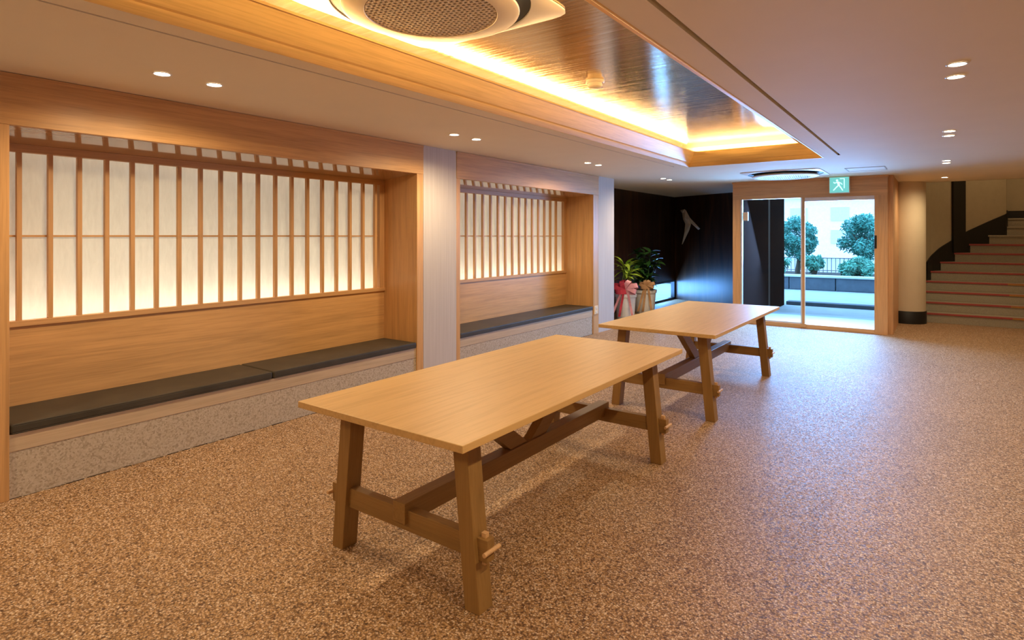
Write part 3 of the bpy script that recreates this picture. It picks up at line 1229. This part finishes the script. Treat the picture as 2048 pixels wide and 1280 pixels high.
# front: arching lime leaves
px, py = -5.06, 10.9
t = thing('potted_plant', 'small potted plant with arching lime leaves and a red and pink bow', 'plant', (px, py, 0))
pot(t, px, py, .21, .50)
bm = bmesh.new()
for q in range(3):
    a = q * 2.1
    tube(bm, [(px + .04 * math.cos(a), py + .04 * math.sin(a), .46), (px + .07 * math.cos(a), py + .07 * math.sin(a), .78), (px + .05 * math.cos(a + .4), py + .05 * math.sin(a), 1.02)], .010, 6, .006)
obj('stem', bm, M['leaf_lime'], t)
it = []
for i in range(46):
    a = random.uniform(0, 2 * PI)
    z = random.uniform(.78, 1.12)
    rr = random.uniform(.0, .08)
    it.append(((px + rr * math.cos(a), py + rr * math.sin(a), z), a, random.uniform(-1.15, .15), random.uniform(.75, 1.2)))
leaves(t, leaf_mesh('leaf', .30, .075, .9), M['leaf_lime'], it)
ribbon(t, (px, py, .60), [M['ribbon_red'], M['ribbon_pink']], .20, 1.9)

# rear: dense dark leaves
px, py = -5.10, 11.95
t = thing('potted_plant', 'taller potted plant with dense dark green leaves and a tan ribbon', 'plant', (px, py, 0))
pot(t, px, py, .24, .50)
bm = bmesh.new()
stems = []
for q in range(7):
    a = q * .9 + .2
    r = .18 + .20 * random.random()
    top = (px + r * math.cos(a), py + r * math.sin(a), random.uniform(1.05, 1.35))
    tube(bm, [(px + .03 * math.cos(a), py + .03 * math.sin(a), .46), (px + .6 * r * math.cos(a), py + .6 * r * math.sin(a), .85), top], .012, 6, .006)
    stems.append((a, r, top[2]))
obj('stem', bm, M['leaf_dark'], t)
it = []
for i in range(260):
    a, r, zt = random.choice(stems)
    s = random.uniform(.25, 1.0)
    z = .46 + (zt - .46) * s
    x = px + r * s * math.cos(a)
    y = py + r * s * math.sin(a)
    it.append(((x, y, z), random.uniform(0, 2 * PI), random.uniform(-.9, .4), random.uniform(.8, 1.35)))
leaves(t, leaf_mesh('leaf', .20, .085, .5, 4), M['leaf_dark'], it)
ribbon(t, (px + .05, py, .60), [M['ribbon_tan']], .21, 1.3)

# ------------------------------------------------------------------ outdoors
bm = bmesh.new()
box(bm, (-40, 11.73, -.10), (30, 60, -.025))
box(bm, (-40, 5.0, -.10), (-5.82, 11.73, -.025))
obj('ground', bm, M['paving'], **ST)
bx('path', (-3.0, 11.73, -.024), (-.72, 13.6, -.018), M['kerb'], **ST)
t = thing('entry_kerb', 'low grey kerb step across the paving outside the glass doors', 'kerb', (-2, 15.8, 0))
bx('kerb_stone', (-3.0, 15.6, -.024), (-.9, 15.9, .06), M['planter'], t, .01)
bx('kerb_cap', (-3.0, 15.9, -.024), (-.9, 17.2, .03), M['paving'], t, .01)
t = thing('stone_planter', 'long dark grey stone planter wall holding the trees and fence', 'planter', (-3, 21.2, 0))
for i in range(9):
    bx('stone', (-9 + i * 1.3 + .01, 20.2, -.02), (-9 + (i + 1) * 1.3 - .01, 20.6 + .01 * (i % 2), .36 + .008 * (i % 3)), M['planter'], t, .02)
bx('bed', (-9, 20.6, -.02), (2.7, 24, .34), M['soil'], t)
bx('cap', (-9, 20.15, .37), (2.7, 20.65, .43), M['kerb'], t, .01)

t = thing('garden_fence', 'thin railing fence on the planter between the two trees', 'fence', (-3, 23.3, .34))
for z in (.42, .86):
    bx('rail', (-6, 23.28, z), (0, 23.32, z + .03), M['fence'], t)
bm = bmesh.new()
box(bm, (-.012, -.012, 0), (.012, .012, .53))
pk = obj('picket', bm, M['fence'], t)
pk.location = (-3.0, 0, 0)
for i in range(1, 46):
    inst(pk, t, (-3.0 + i * .13, 0, 0), name='picket')


def tree(name, label, cat, c, r, trunk_h, squash, nleaf, mat):
    t = thing(name, label, cat, (c[0], c[1], .34))
    bm = bmesh.new()
    tube(bm, [(c[0], c[1], .30), (c[0] + .08, c[1], (.34 + c[2]) / 2), (c[0], c[1], c[2])], .09, 8, .05)
    for q in range(5):
        a = q * 1.3
        tube(bm, [(c[0], c[1], c[2] - r * .5), (c[0] + r * .6 * math.cos(a), c[1] + r * .6 * math.sin(a), c[2] + r * .2)], .035, 5, .012)
    obj('trunk', bm, M['bark'], t)
    bm = bmesh.new()
    # lumpy canopy: clusters of small crossed leaf blades
    lumps = []
    for i in range(34):
        v = Vector((random.gauss(0, 1), random.gauss(0, 1), random.gauss(0, 1))).normalized() * random.uniform(.45, .85)
        lumps.append((Vector((c[0] + v.x * r, c[1] + v.y * r, c[2] + v.z * r * squash)), r * random.uniform(.22, .38)))
    for i in range(nleaf):
        lc, lr = random.choice(lumps)
        v = Vector((random.gauss(0, 1), random.gauss(0, 1), random.gauss(0, 1))).normalized() * lr * random.uniform(.55, 1.05)
        p = lc + v
        u = Vector((random.gauss(0, 1), random.gauss(0, 1), random.gauss(0, 1))).normalized()
        w2 = u.orthogonal().normalized()
        s = random.uniform(.035, .075)
        a_ = [bm.verts.new(p - u * s), bm.verts.new(p + w2 * s * .35), bm.verts.new(p + u * s), bm.verts.new(p - w2 * s * .35)]
        bm.faces.new(a_)
    obj('foliage', bm, mat, t, kind='stuff')


tree('pine_tree', 'large rounded pine tree seen through the right door pane', 'tree', (-1.90, 22.4, 1.60), .86, 1, .95, 9500, M['needle'])
tree('pine_tree', 'rounded tree behind the door mullion, left of the fence', 'tree', (-3.95, 22.4, 1.62), .68, 1, 1.25, 7000, M['needle'])
tree('garden_bush', 'low bush under the right-hand pine outside', 'bush', (-2.0, 21.25, .58), .56, 1, .62, 4600, M['bush'])
tree('garden_bush', 'low bush beside the left end of the visible fence', 'bush', (-3.35, 21.7, .74), .33, 1, .9, 2600, M['bush'])
tree('garden_bush', 'small bush outside, partly behind the dark entry wall', 'bush', (-4.4, 21.3, .72), .42, 1, .8, 2600, M['bush'])

t = thing('distant_building', 'pale distant building between the trees beyond the fence', 'building', (-5, 52, 0))
bx('block', (-13, 50, 0), (-1.5, 56, 4.6), M['render'], t)
bx('roof', (-13.4, 49.6, 4.6), (-1.1, 56.4, 4.95), M['kerb'], t)
bm = bmesh.new()
box(bm, (-.6, -.06, -.5), (.6, .06, .5))
wn = None
for i in range(4):
    for j in range(2):
        loc = (-11.5 + i * 2.8 + 5, 49.98 - 52, 1.6 + j * 1.7)
        if wn is None:
            wn = obj('window', bm, M['far_glass'], t)
            wn.location = loc
        else:
            inst(wn, t, loc, name='window')
